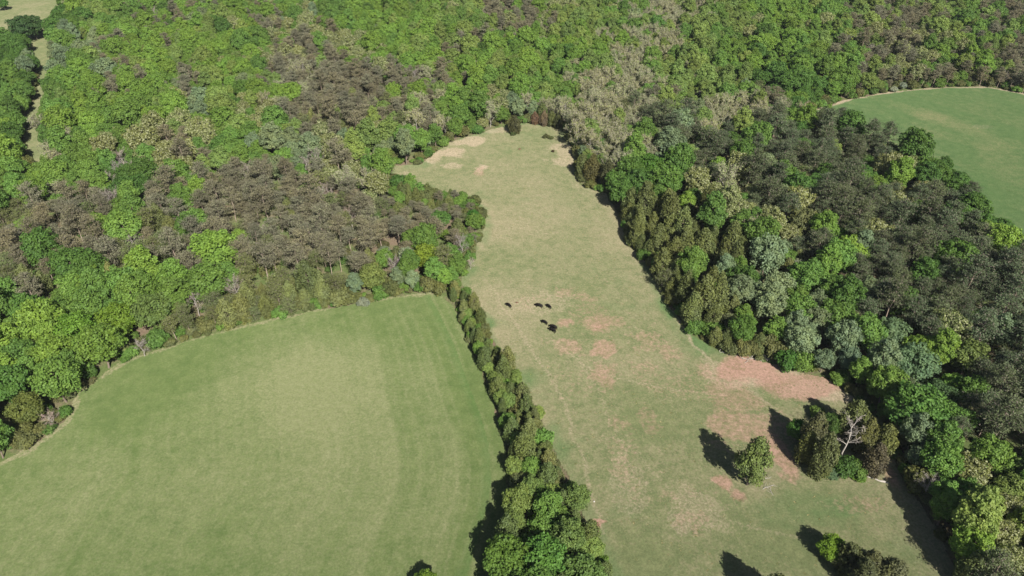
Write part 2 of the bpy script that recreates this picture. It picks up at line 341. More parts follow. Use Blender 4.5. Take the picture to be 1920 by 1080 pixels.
G_HAY = grass_mat('hay_meadow_grass', (0.079, 0.113, 0.038), (0.105, 0.138, 0.049), (0.132, 0.152, 0.065), (0.182, 0.19, 0.098), (0.36, 0.22, 0.15), (0.44, 0.29, 0.2), lo=0.0, hi=0.95, grain=1.4)
G_PAST = grass_mat('pasture_grass', (0.104, 0.125, 0.056), (0.143, 0.157, 0.074), (0.176, 0.166, 0.094), (0.235, 0.205, 0.129), (0.242, 0.133, 0.099), (0.325, 0.216, 0.166))
G_CROP = grass_mat('young_hay_grass', (0.067, 0.112, 0.042), (0.09, 0.137, 0.053), (0.12, 0.147, 0.063), (0.175, 0.172, 0.087), (0.36, 0.22, 0.15), (0.44, 0.29, 0.2))
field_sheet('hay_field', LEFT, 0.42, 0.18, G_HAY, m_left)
field_sheet('pasture', PAST, 0.42, 0.2, G_PAST, m_past)
field_sheet('hay_field', RIGHT, 0.7, 0.12, G_CROP, m_right)
field_sheet('clearing', CLEAR, 1.0, 0.25, G_PAST, m_clear)

# ------------------------------------------------------------------ tree building
def unit(a): return a / (np.linalg.norm(a, axis=-1, keepdims=True) + 1e-9)
def rand_dirs(n): return unit(rng.normal(size=(n, 3)))
def leaf_quads(C, Nn, size, aspect=1.4, jitter=0.7):
    """one small diamond per leaf spray"""
    n = len(C); nn = unit(Nn + rng.normal(size=(n, 3)) * jitter)
    t = unit(np.cross(nn, rand_dirs(n))); b = np.cross(nn, t)
    s = np.asarray(size).reshape(-1, 1) * np.ones((n, 1)); a = s * aspect
    k = rng.uniform(0.75, 1.2, (n, 4, 1))
    V = np.stack([C - t * a * .5 * k[:, 0], C - b * s * .5 * k[:, 1] + nn * s * .12, C + t * a * .5 * k[:, 2], C + b * s * .5 * k[:, 3] - nn * s * .1], 1)
    return V.reshape(-1, 3)
def strips(A, B, w):
    """thin twigs from A to B as slim diamonds"""
    n = len(A); d = B - A; s = unit(np.cross(d, rand_dirs(n))) * np.asarray(w).reshape(-1, 1)
    mid = A * .6 + B * .4
    return np.stack([A, mid + s, B, mid - s], 1).reshape(-1, 3)
class TB:
    """collects tapered tubes"""
    def __init__(s): s.V = []; s.F = []; s.n = 0; s.mi = []
    def tube(s, pts, rad, k=6, mi=0):
        pts = np.asarray(pts, float); n = len(pts)
        for i in range(n):
            d = pts[min(i + 1, n - 1)] - pts[max(i - 1, 0)]; d = d / (np.linalg.norm(d) + 1e-9)
            a = np.cross(d, [0.31, 0.95, 0.1] if abs(d[1]) < .9 else [1, 0, 0]); a /= np.linalg.norm(a); b = np.cross(d, a)
            for j in range(k):
                t = 2 * math.pi * j / k; s.V.append(pts[i] + (a * math.cos(t) + b * math.sin(t)) * rad[i])
        for i in range(n - 1):
            for j in range(k):
                q = s.n + i * k; s.F.append((q + j, q + (j + 1) % k, q + k + (j + 1) % k, q + k + j))
        s.n += n * k; s.mi += [mi] * ((n - 1) * k)
    def mesh(s, name, mat, mat2=None):
        m = mesh_np(name, np.array(s.V), np.array(s.F), 4, mat, True)
        if mat2: m.materials.append(mat2); m.polygons.foreach_set('material_index', s.mi)
        return m
def bend(a, b, n=4, amt=0.08):
    a = np.asarray(a, float); b = np.asarray(b, float); L = np.linalg.norm(b - a)
    t = np.linspace(0, 1, n)[:, None]; p = a + (b - a) * t
    p[1:-1] += rng.normal(size=(n - 2, 3)) * L * amt; return p
def quadmesh(name, V, mat): return mesh_np(name, V, np.arange(len(V)), 4, mat)

def broadleaf(H, Rr, cb, nl, per, ls, shape='round', lr=(0.26, 0.42), mat='leaf'):
    """trunk, spreading limbs, crown of leafy lobes: returns (trunk mesh, crown mesh)"""
    hc = (H - cb * H) / 2; zc = cb * H + hc
    tb = TB(); lean = rng.normal(size=2) * 0.25
    top = np.array([lean[0], lean[1], H * 0.72])
    tr = bend((0, 0, -0.4), top, 5, 0.015); tb.tube(tr, np.array([1.35, 1.0, .8, .55, .25]) * H * 0.016, 7)
    C = []; rad = []
    tries = 0
    while len(C) < nl and tries < 4000:
        tries += 1
        d = rand_dirs(1)[0]; d[2] = d[2] * 0.9 + 0.15; d /= np.linalg.norm(d); q = rng.uniform(0.45, 0.86)
        zz = d[2] * q
        if shape == 'ovate': w = 1.0 - 0.45 * max(zz, 0) - 0.1 * max(-zz, 0)
        elif shape == 'flat': w = 1.05
        else: w = 1.0
        r = rng.uniform(*lr) * Rr * (1.0 - 0.25 * max(zz, 0))
        p = np.array([d[0] * q * Rr * w, d[1] * q * Rr * w, zc + zz * hc])
        if all(np.linalg.norm(p - c) > 0.72 * max(r, rr) for c, rr in zip(C, rad)): C.append(p); rad.append(r)
    allV = []
    for c, r in zip(C, rad):
        n = int(per * (r / (0.24 * Rr)) ** 2); d = rand_dirs(n)
        d[:, 2] = np.where(d[:, 2] < -0.5, -d[:, 2] * .5, d[:, 2]); d = unit(d)
        q = rng.uniform(0.62, 1.08, (n, 1)); P = c + d * q * r * np.array([1, 1, .85])
        out = unit(P - np.array([0, 0, zc - hc * .3]))
        allV.append(leaf_quads(P, d * 0.8 + out * 0.5 + np.array([0, 0, .25]), rng.uniform(.75, 1.25, n) * ls))
    idx = rng.permutation(len(C))[:11]
    for j in idx:
        z0 = rng.uniform(cb * H * .8, H * .55); base = np.array([np.interp(z0, tr[:, 2], tr[:, 0]), np.interp(z0, tr[:, 2], tr[:, 1]), z0])
        if C[j][2] < z0: base[2] = max(C[j][2] - 1, cb * H * .7)
        tb.tube(bend(base, C[j], 4, 0.07), np.array([.5, .36, .24, .08]) * H * 0.016, 5)
    return tb.mesh('trunk', M['bark']), quadmesh('crown', np.concatenate(allV), M[mat])

def pine(H, Rr, cb, dens=1.0):
    tb = TB(); tr = bend((0, 0, -.4), (rng.normal() * .4, rng.normal() * .4, H * .97), 7, .01)
    tb.tube(tr, np.linspace(1.1, .16, 7) * H * .0125, 6)
    allV = []; nb = int(46 * dens)
    for i in range(nb):
        t = (i + rng.random()) / nb; z = (cb + (1 - cb) * t ** 0.9 * 0.97) * H; a = rng.random() * 6.283
        prof = math.sin(min(1, (1 - t) * 1.5 + 0.12) * math.pi * .5) * (0.65 + .35 * min(1, t * 3)); L = Rr * prof * rng.uniform(.6, 1.15)
        base = np.array([np.interp(z, tr[:, 2], tr[:, 0]), np.interp(z, tr[:, 2], tr[:, 1]), z])
        up = rng.uniform(-.1, .35) + .4 * t
        d = np.array([math.cos(a), math.sin(a), up]); d /= np.linalg.norm(d); tip = base + d * L
        tb.tube(np.array([base, base + d * L * .55 + [0, 0, .1], tip]), np.array([.045, .03, .012]) * (.6 + .4 * L / Rr), 4, 1)
        n = int(86 * dens * L / Rr * rng.uniform(.7, 1.3)); q = rng.uniform(.25, 1.05, (n, 1)) ** .8
        P = base + d * L * q + rng.normal(size=(n, 3)) * np.array([.42, .42, .16]) * (0.6 + .5 * q) * Rr / 3.0
        dirs = unit(d + rng.normal(size=(n, 3)) * .7 + [0, 0, .35])
        nn = unit(np.cross(dirs, rand_dirs(n)) + np.array([0, 0, .9]))
        allV.append(leaf_quads(P, nn, rng.uniform(.11, .2, n) * Rr / 3.0, 2.6, .45))
    return tb.mesh('trunk', M['pinebark'], M['darkbark']), quadmesh('crown', np.concatenate(allV), M['needle'])

def cedar(H, Rr, n=2600, shape=0):
    tb = TB(); tb.tube(bend((0, 0, -.4), (0, 0, H * .93), 5, .008), np.linspace(1.2, .15, 5) * H * .014, 6)
    allV = []; nl = 64
    for i in range(nl):
        t = (i + rng.random()) / nl; a = i * 2.4 + rng.normal() * .4
        prof = (0.55 + 1.7 * t * (1 - t)) if t < .3 else (1 - ((t - .3) / .72) ** (1.5 if shape == 0 else 2.2)) * .97
        prof = max(prof, .1); r = Rr * prof * rng.uniform(.55, .86); z = H * (.03 + .93 * t)
        c = np.array([math.cos(a) * r, math.sin(a) * r, z]); lr = Rr * rng.uniform(.2, .36) * (0.55 + .6 * prof)
        if t < .85: tb.tube(np.array([[0, 0, max(z - lr, .3)], c * [.6, .6, 1], c]), np.array([.035, .022, .01]) * H / 8, 4)
        m = int(n / nl * (lr / (.3 * Rr)) ** 1.5); d = rand_dirs(m); q = rng.uniform(.55, 1.1, (m, 1))
        P = c + d * q * lr * np.array([1, 1, 1.45]); P[:, 2] = np.maximum(P[:, 2], .1)
        out = unit(P * [1, 1, 0] + [0, 0, .4 * Rr])
        allV.append(leaf_quads(P, d * .6 + out * .6, rng.uniform(.7, 1.3, m) * .19 * Rr / 2.2, 1.9, .7))
    return tb.mesh('trunk', M['bark']), quadmesh('crown', np.concatenate(allV), M['cedar'])

def limbs_tree(H, Rr, cb, nlimb, ntwig, nleaf, leafs, mat, bark, twig_w=.03, thick=1.0):
    """airy tree: visible limbs, fine twigs, few small buds or leaves"""
    tb = TB(); tr = bend((0, 0, -.4), (rng.normal() * .5, rng.normal() * .5, H * .8), 6, .03)
    tb.tube(tr, np.linspace(1.2, .25, 6) * H * .013 * thick ** .5, 6); tips = []; dirs = []
    for i in range(nlimb):
        t = (i + rng.random()) / nlimb; z0 = H * (cb * .8 + (0.78 - cb * .8) * t); a = i * 2.4 + rng.normal() * .5
        base = np.array([np.interp(z0, tr[:, 2], tr[:, 0]), np.interp(z0, tr[:, 2], tr[:, 1]), z0])
        L = Rr * (1.05 - .55 * t) * rng.uniform(.75, 1.1); tip = base + np.array([math.cos(a) * L, math.sin(a) * L, L * rng.uniform(.5, 1.1) + H * .05])
        tip[2] = min(tip[2], H); p = bend(base, tip, 4, .07); tb.tube(p, np.array([.5, .36, .22, .06]) * H * .011 * thick * (1.1 - .4 * t), 5)
        for k in range(3):
            q = p[1 + k % 3] ; e = q + (unit(rng.normal(size=3) + [0, 0, .5]) + (tip - base) / (L * 2)) * L * .45
            tb.tube(bend(q, e, 3, .08), np.array([.2, .12, .04]) * H * .011, 4); tips.append(e); dirs.append(e - q); tips.append(p[3]); dirs.append(tip - base)
    tips = np.array(tips); dirs = unit(np.array(dirs)); k = rng.integers(0, len(tips), ntwig)
    A = tips[k] - dirs[k] * rng.uniform(0, Rr * .4, (ntwig, 1)); D = unit(dirs[k] * .5 + rng.normal(size=(ntwig, 3)) * .7 + [0, 0, .25]); B = A + D * rng.uniform(.25, .5, (ntwig, 1)) * Rr * .7
    V = [strips(A, B, np.full(ntwig, twig_w))]
    tw = quadmesh('twigs', np.concatenate(V), M['twig'])
    cr = None
    if nleaf:
        j = rng.integers(0, ntwig, nleaf); P = A[j] + (B[j] - A[j]) * rng.uniform(.3, 1.05, (nleaf, 1)) + rng.normal(size=(nleaf, 3)) * .18
        out = unit(P - [0, 0, H * .45]); cr = quadmesh('crown', leaf_quads(P, out + [0, 0, .3], rng.uniform(.7, 1.3, nleaf) * leafs, 1.3, .8), M[mat])
    return tb.mesh('trunk', M[bark]), cr, tw

# prototypes: name -> list of dict(trunk, crown, twigs, H, R)
PROTO = {}
def add(kind, H, Rr, t): PROTO.setdefault(kind, []).append(dict(m=t, H=H, R=Rr))
for i in range(4): add('broadleaf', 13.5, 5.6, broadleaf(13.5, 5.6, .16, 85, 95, .44, 'round', (.17, .30)))
for i in range(3): add('poplar', 15, 4.5, broadleaf(15, 4.5, .16, 75, 90, .4, 'ovate', (.19, .31)))
for i in range(2): add('catkin', 13, 5.3, broadleaf(13, 5.3, .18, 80, 88, .4, 'round', (.16, .28), 'catkin'))
for i in range(4): add('pine', 13, 3.6, pine(13, 3.6, (.28, .42, .5, .36)[i], 1.15))
for i in range(2): add('youngpine', 8, 3.2, pine(8, 3.2, .08, 1.2))
for i in range(4): add('cedar', 9.5, 3.0, cedar(9.5, 3.0, 6200, i % 2))
for i in range(3): add('budding', 13, 4.4, limbs_tree(13, 4.4, .22, 15, 900, 3200, .3, 'bud', 'palebark'))
for i in range(2): add('bare', 12, 3.6, limbs_tree(12, 3.6, .25, 13, 900, 0, 0, 'bud', 'palebark', .028))
add('scrubpine', 11, 4.0, broadleaf(11, 3.9, .02, 46, 110, .3, 'ovate', (.2, .36), 'cedar'))
add('snag', 12, 3.2, limbs_tree(12, 3.0, .3, 10, 320, 0, 0, 'bud', 'palebark', .022, 1.25))
for i in range(3): add('shrub', 2.6, 1.8, broadleaf(2.6, 1.8, .05, 20, 46, .26, 'round', (.3, .5)))

KINDNAME = dict(broadleaf='broadleaf_tree', poplar='poplar_tree', catkin='tufted_tree', pine='pine_tree', youngpine='pine_sapling',
                scrubpine='pine_tree', cedar='cedar_tree', budding='budding_tree', bare='bare_tree', snag='dead_tree', shrub='shrub')

# ------------------------------------------------------------------ which tree stands where: cells of 64 x 60 photo pixels, canopy seen there
# L lime broadleaf, G mid green, E deep green, S silvery green, P pine, O young olive pine, C cedar, T tan budding, W catkin oak, D bare, V lime-green poplar, . open
CELLS = """
E. .. VL GV LP LP LV LP WG GL LL LV LV VG PV PL VW VL GT TV VT VG LG LV GV VP PV VP GV PG
.. .. SG LP LL LV LL GW PW PW WL LG LV PV LV LV LV LV TV VT VG LG LL LG GP PV WP WG LV PV
GE .. LV PL LV PL LV LV PT PP PP PP PL LV LV GV GV TV TT VG VP VG EP EL LG PV PV PE PV PE
GL GE LV GL LV SW GV WG PV PP PP PV TP GV WG ST TS TT TP PV TV TV TP LE .. .. .. .. .. ..
GE GT GL WG WP WP GV SG SG WS VW SG SG GC CC CC ES TV GT SP PP PP PP PE PP .. .. .. .. ..
GL GT GD ED EG PG PP PP PP PD WT GC C. .. .. .. CE CE EE EG PL WT PS EE PP EG WL EE .. ..
OL PP PL GP PP PL PL PP PO PO PP PP PL PC .. .. .. .. CC CC CL GE WT WP PP PP PP LP PP E.
PP PP PP OL OP PD PL PO PP PP PP PG GL GP C. .. .. .. .. CC CC CC GL SP PL PP PP PP PP EL
OP WE EG OG LO OD OG OD OC OP PS SL LG CD .. .. .. .. .. C. CC GS SG OL GP PP PP PP PP PP
GL GL LG LG GL OC OD OD OC OC LW CO CO C. .. .. .. .. .. C. CC CG GS GD GE OP PP PP PP PP
GL LL LG GD GL OC OC O. .. .. .. .. .. C. C. .. .. .. .. .. CC CE CG ES SS SG PL WL PP PP
EG EG GV OG O. .. .. .. .. .. .. .. .. .. C. .. .. .. .. .. .. CC EC SE SS SG SL LV PD PP
ES GW .. .. .. .. .. .. .. .. .. .. .. .. C. .. .. .. .. .. .. .. EC CE ES ED SE SE PE PP
GE G. .. .. .. .. .. .. .. .. .. .. .. .. CG C. .. .. .. .. .. .. .. CL CG CD SD GE PP PP
GE .. .. .. .. .. .. .. .. .. .. .. .. .. CG C. .. .. .. .. .. .. .. CC EC CP GE GD WG GV
.. .. .. .. .. .. .. .. .. .. .. .. .. .. CG CG .. .. .. .. .. .. .. .. .. .. GE GD LG WV
.. .. .. .. .. .. .. .. .. .. .. .. .. .. GL GC .. .. .. .. .. .. .. .. .. .. .. GD VL WV
.. .. .. .. .. .. .. .. .. .. .. .. .. .. GL GL GC .. .. .. .. .. .. .. .. .. .. PC CG WP
"""
GRID = [[c for c in r.split()] for r in CELLS.strip().splitlines()]
def zone(px, py):
    c = int((px) // 64); r = int((py) // 60); c = min(max(c, 0), 29); r = min(max(r, 0), 17)
    for rad in range(0, 9):
        best = None
        for rr in range(max(0, r - rad), min(18, r + rad + 1)):
            for cc in range(max(0, c - rad), min(30, c + rad + 1)):
                g = GRID[rr][cc].replace('.', '')
                if g:
                    d = (rr - r) ** 2 + (cc - c) ** 2
                    if best is None or d < best[0]: best = (d, g)
        if best:
            g = best[1]; return g[0] if (len(g) == 1 or random.random() < 0.68) else g[1]
    return 'G'
TINT = {'L': (.146, .255, .048), 'G': (.122, .225, .05), 'E': (.08, .165, .036), 'S': (.17, .235, .135), 'Q': (.09, .113, .058), 'P': (.182, .168, .112),
        'O': (.138, .158, .063), 'C': (.115, .137, .05), 'T': (.31, .285, .17), 'W': (.172, .208, .08), 'D': (.26, .22, .19), 'V': (.17, .25, .072)}
TNAME = {'L': 'lime-green', 'G': 'mid-green', 'E': 'deep-green', 'S': 'silvery', 'P': 'grey-brown', 'Q': 'dark-grey', 'O': 'olive', 'C': 'dark-olive', 'T': 'tan', 'W': 'cream-tufted', 'D': 'grey', 'V': 'soft-green'}
SPEC = {'L': ['broadleaf', 'broadleaf', 'poplar'], 'G': ['broadleaf', 'broadleaf', 'poplar'], 'E': ['broadleaf'], 'S': ['broadleaf', 'poplar'], 'P': ['pine'], 'Q': ['pine'],
        'O': ['youngpine', 'pine', 'cedar', 'youngpine'], 'C': ['cedar'], 'T': ['budding'], 'W': ['catkin'], 'D': ['bare'], 'V': ['poplar', 'poplar', 'broadleaf']}
SIZE = {'broadleaf': (.5, 1.22), 'poplar': (.55, 1.15), 'catkin': (.6, 1.15), 'pine': (.62, 1.15), 'youngpine': (.8, 1.25), 'cedar': (.5, 1.35), 'budding': (.7, 1.0), 'bare': (.65, 1.0), 'shrub': (.6, 1.4)}

TREES = []       # dict(kind, x, y, s, sz, tint code, color, rot, var, [label])
cellhash = {}
def near(x, y, d):
    i, j = int(x // 6), int(y // 6)
    for a in range(i - 2, i + 3):
        for b in range(j - 2, j + 3):
            for (qx, qy, qd) in cellhash.get((a, b), ()):
                if (qx - x) ** 2 + (qy - y) ** 2 < (0.5 * (d + qd)) ** 2: return True
    return False
def put(kind, x, y, s, code, sz=1.0, col=None, label=None, hold=None):
    c = col or TINT[code]
    v = random.uniform(.82, 1.2); hshift = random.uniform(-.07, .07)
    c = tuple(max(.004, k * v * f) for k, f in zip(c, (1 + hshift, 1, 1 - hshift)))
    TREES.append(dict(kind=kind, x=x, y=y, s=s, sz=sz, code=code, color=c, rot=random.random() * 6.283, var=random.randrange(len(PROTO[kind])), label=label))
    d = hold if hold is not None else PROTO[kind][0]['R'] * s * 1.55
    cellhash.setdefault((int(x // 6), int(y // 6)), []).append((x, y, d))
def putpx(kind, px, py, s, code, sz=1.0, col=None, label=None):
    x, y = at(px, py); put(kind, x, y, s, code, sz, col, label)

exec_handmade = []
HAND = [  # kind, base pixel, scale, colour code, stretch, colour, label
    ('scrubpine', 1400, 910, 1.0, 'O', 1.45, (.135, .175, .055), 'lone olive-green pine standing in the open pasture with dead branches at its foot'),
    ('cedar', 1533, 892, .95, 'C', 1.5, (.095, .105, .042), 'tall pointed olive cedar at the front of the pasture clump'),
    ('cedar', 1516, 842, 1.05, 'C', 1.2, (.11, .115, .06), 'grey-green rounded cedar behind the pointed cedar of the pasture clump'),
    ('broadleaf', 1490, 826, .48, 'E', 1.0, (.07, .165, .028), 'small bright green tree on the soil side of the pasture clump'),
    ('snag', 1578, 858, 1.1, 'D', 1.05, (.42, .38, .34), 'forked white dead snag rising from the pasture clump'),
    ('shrub', 1578, 888, 1.5, 'G', 1.1, (.07, .145, .03), 'bright green shrub at the foot of the forked dead snag'),
    ('shrub', 1556, 893, 1.0, 'S', .8, (.12, .19, .09), 'low pale green shrub between pointed cedar and dead snag'),
    ('cedar', 1630, 888, .95, 'C', 1.05, (.075, .068, .045), 'dark brownish cedar at the right end of the pasture clump'),
    ('cedar', 1612, 846, .95, 'C', 1.2, (.105, .11, .04), 'olive cedar right behind the forked dead snag'),
    ('broadleaf', 1556, 812, .48, 'G', .9, (.075, .14, .035), 'small mid-green tree at the back of the pasture clump'),
    ('cedar', 1650, 850, .95, 'C', 1.0, None, 'small cedar between the pasture clump and the woods'),
    ('shrub', 1530, 780, 1.1, 'G', .8, (.10, .17, .04), 'low green shrub on bare soil behind the pasture clump'),
    ('shrub', 1610, 897, .9, 'L', .6, (.11, .2, .03), 'low lime-green shrub at the grass edge of the pasture clump'),
    ('cedar', 1504, 866, .85, 'C', 1.2, None, 'olive cedar on the shaded soil side of the pointed cedar'),
    ('cedar', 1590, 815, 1.15, 'C', 1.0, None, 'cedar at the back of the pasture clump behind the snag'),
    ('shrub', 1600, 890, 1.3, 'G', 1.0, None, 'green shrub between dead snag and brownish cedar'),
    ('broadleaf', 1552, 1046, .50, 'L', .9, (.12, .22, .025), 'small lime-green tree at the upper end of the lower pasture thicket'),
    ('cedar', 1582, 1068, 1.05, 'C', .8, (.065, .078, .032), 'dark cedar second in the lower pasture thicket'),
    ('cedar', 1622, 1082, 1.05, 'C', .8, (.08, .085, .04), 'dark cedar third in the lower pasture thicket'),
    ('cedar', 1662, 1098, 1.0, 'C', .85, (.095, .10, .05), 'olive cedar at the lower end of the lower pasture thicket'),
    ('cedar', 1605, 1105, 1.1, 'C', .9, (.075, .085, .04), 'cedar at the bottom of the picture in the lower pasture thicket'),
    ('broadleaf', 800, 1112, .48, 'L', .9, (.13, .215, .03), 'small lime-green tree at the bottom edge of the big hay field'),
    ('cedar', 1440, 1150, 1.2, 'C', 1.0, None, None), ('cedar', 1470, 1165, 1.1, 'C', 1.0, None, None),
    ('broadleaf', 950, 1085, .88, 'G', .95, (.10, .185, .035), 'leafy green tree at the hay field side of the hedgerow bottom end'),
    ('broadleaf', 1020, 1085, .86, 'G', .95, (.085, .185, .038), 'largest bright green tree at the bottom end of the hedgerow'),
    ('broadleaf', 1090, 1110, .80, 'G', .95, (.095, .165, .045), 'green tree at the pasture side of the hedgerow bottom end'),
    ('broadleaf', 1000, 1150, .9, 'G', 1.0, None, None), ('broadleaf', 1070, 1170, .8, 'G', 1.0, None, None),
    ('cedar', 965, 250, 1.0, 'C', .85, (.075, .075, .032), 'round olive cedar standing just inside the far end of the pasture'),
    ('shrub', 962, 254, .7, 'C', .8, (.07, .10, .035), 'tiny shrub at the foot of the far round cedar'),
    ('shrub', 1024, 259, .85, 'C', .7, (.085, .095, .04), 'low olive shrub near the far right corner of the pasture'),
    ('shrub', 1033, 261, .6, 'C', .8, (.09, .11, .04), 'smaller shrub beside the low olive shrub near the pasture far corner'),
    ('shrub', 1037, 285, .4, 'C', .8, (.08, .06, .035), 'tiny brown shrub below the low shrubs at the pasture far end'),
    ('cedar', 1003, 233, .72, 'D', .85, (.165, .10, .065), 'reddish-brown dead cedar at the far end of the pasture'),
    ('cedar', 1020, 236, .75, 'D', 1.0, (.19, .14, .09), 'tan dying cedar beside the reddish dead cedar'),
    ('cedar', 1034, 237, .75, 'C', 1.0, (.10, .11, .04), 'slim olive cedar right of the tan dying cedar'),
    ('cedar', 1045, 241, .7, 'C', 1.0, (.09, .10, .04), 'slim olive cedar at the far right corner of the pasture'),
    ('broadleaf', 858, 203, .36, 'L', 2.2, (.50, .43, .05), 'small yellow-blossomed tree in the woods beyond the pasture far end'),
    ('broadleaf', 800, 505, .78, 'L', .85, (.17, .24, .03), 'yellow-green round tree beside the silvery tree near the hay field corner'),
    ('broadleaf', 766, 505, .55, 'S', 1.1, (.22, .27, .19), 'silvery pale tree beside the yellow-green round tree'),
    ('broadleaf', 722, 490, .42, 'S', 1.0, (.17, .23, .17), 'small bluish silver tree left of the purple-grey bare tree'),
    ('bare', 742, 520, .80, 'D', .85, (.24, .18, .185), 'purple-grey leafless tree between silvery and lime trees'),
    ('broadleaf', 700, 545, .75, 'W', .95, (.15, .19, .055), 'pale olive tree at the hay field far corner'),
    ('shrub', 682, 572, 1.0, 'S', .8, (.24, .27, .2), 'pale silvery shrub on the far edge of the big hay field'),
    ('broadleaf', 888, 420, .45, 'E', .9, (.055, .16, .025), 'small vivid green tree on the left bank of the pasture'),
    ('bare', 882, 505, .45, 'D', .8, (.3, .25, .22), 'small leafless grey bush where hedgerow meets the pasture'),
    ('broadleaf', 1215, 342, 1.1, 'E', .8, (.08, .185, .03), 'broad vivid green tree on the right bank of the pasture'),
    ('broadleaf', 1255, 365, .95, 'E', .85, (.075, .175, .03), 'second vivid green tree below the broad vivid green one'),
    ('cedar', 1110, 340, 1.25, 'C', .95, (.085, .085, .035), 'wide brownish cedar jutting into the pasture from the right bank'),
    ('cedar', 1138, 352, 1.2, 'C', 1.0, (.08, .082, .035), 'cedar just behind the wide jutting cedar'),
    ('broadleaf', 300, 625, 1.0, 'G', 1.0, (.125, .20, .06), 'tall pale-green tree on the upper left edge of the big hay field'),
    ('broadleaf', 235, 640, .98, 'L', .95, (.12, .21, .027), None), ('broadleaf', 160, 660, 1.02, 'L', .95, (.105, .20, .027), None),
    ('bare', 272, 668, .6, 'D', .8, (.3, .26, .23), 'small leafless tree at the foot of the tall pale-green tree'),
    
    ('broadleaf', 65, 795, .78, 'W', .9, (.14, .19, .055), 'yellowish-olive tree on the left edge of the big hay field'),
    ('bare', 100, 800, .6, 'D', .7, (.32, .26, .24), 'half-bare pinkish bush on the left edge of the big hay field'),
    ('broadleaf', 1800, 705, .92, 'W', .95, (.13, .17, .05), 'wide olive-green spreading tree in the right-hand woods'),
    ('broadleaf', 1700, 720, 1.02, 'S', .9, (.115, .185, .095), 'large blue-green tree in the right-hand woods above the pasture clump'),
    ('broadleaf', 1655, 660, .92, 'S', .9, (.12, .19, .10), 'large silvery-green tree behind the large blue-green one'),
    ('broadleaf', 1745, 770, .8, 'S', .85, (.085, .165, .07), 'blue-green tree on the near side of the large blue-green one'),
    ('broadleaf', 1490, 520, .5, 'S', 1.0, (.24, .30, .24), 'small whitish-silver tree amid the right-hand woods'),
    ('broadleaf', 1585, 700, .55, 'S', 1.15, (.12, .18, .12), 'grey-green tree beside the bare soil behind the pasture'),
    ('shrub', 1470, 690, 1.6, 'E', 1.2, (.06, .15, .03), 'deep green bush at the soil edge of the pasture'),
    ('broadleaf', 1500, 445, .95, 'W', .85, (.15, .165, .07), 'broad cream-olive tree in the right-hand woods'),
    ('broadleaf', 585, 290, .7, 'S', 1.0, (.23, .28, .2), 'whitish-silver tree in the woods left of the pasture far end'),
    ('bare', 190, 305, .8, 'D', .9, (.34, .27, .22), 'pinkish leafless tree in the far left woods'),
    ('bare', 238, 320, .85, 'D', .9, (.34, .27, .22), 'pinkish leafless tree right of the other far left leafless tree'),
    ('broadleaf', 50, 80, 1.3, 'E', .85, (.045, .10, .035), 'dark green tree clump in the far left clearing'),
    ('broadleaf', 70, 74, 1.2, 'E', .85, (.05, .105, .035), 'dark green tree behind the dark clump in the far left clearing'),
    ('pine', 96, 66, .7, 'P', .7, None, 'brownish tree beside the dark clump in the far left clearing'),
    ('broadleaf', 10, 20, .7, 'E', .8, None, 'dark green tree at the top left corner'),
    ('broadleaf', 1790, 356, .7, 'E', .8, (.055, .12, .03), 'deep green round tree jutting toward the right-hand field'),
    ('broadleaf', 1815, 385, .6, 'E', .8, (.06, .135, .03), 'small deep green tree at the tip beside the right-hand field'),
    ('catkin', 1722, 378, .8, 'W', .8, (.17, .165, .06), 'yellow-olive round tree beside the right-hand field'),
    ('broadleaf', 1690, 168, .35, 'S', .8, (.26, .31, .25), 'whitish bush at the far edge of the right-hand field'),
    ('shrub', 1675, 172, 1.0, 'S', .9, (.24, .29, .23), 'pale round shrub on the far edge of the right-hand field'),
]
for (k, px, py, s, code, sz, col, lab) in HAND: putpx(k, px, py, s, code, sz, col, lab)

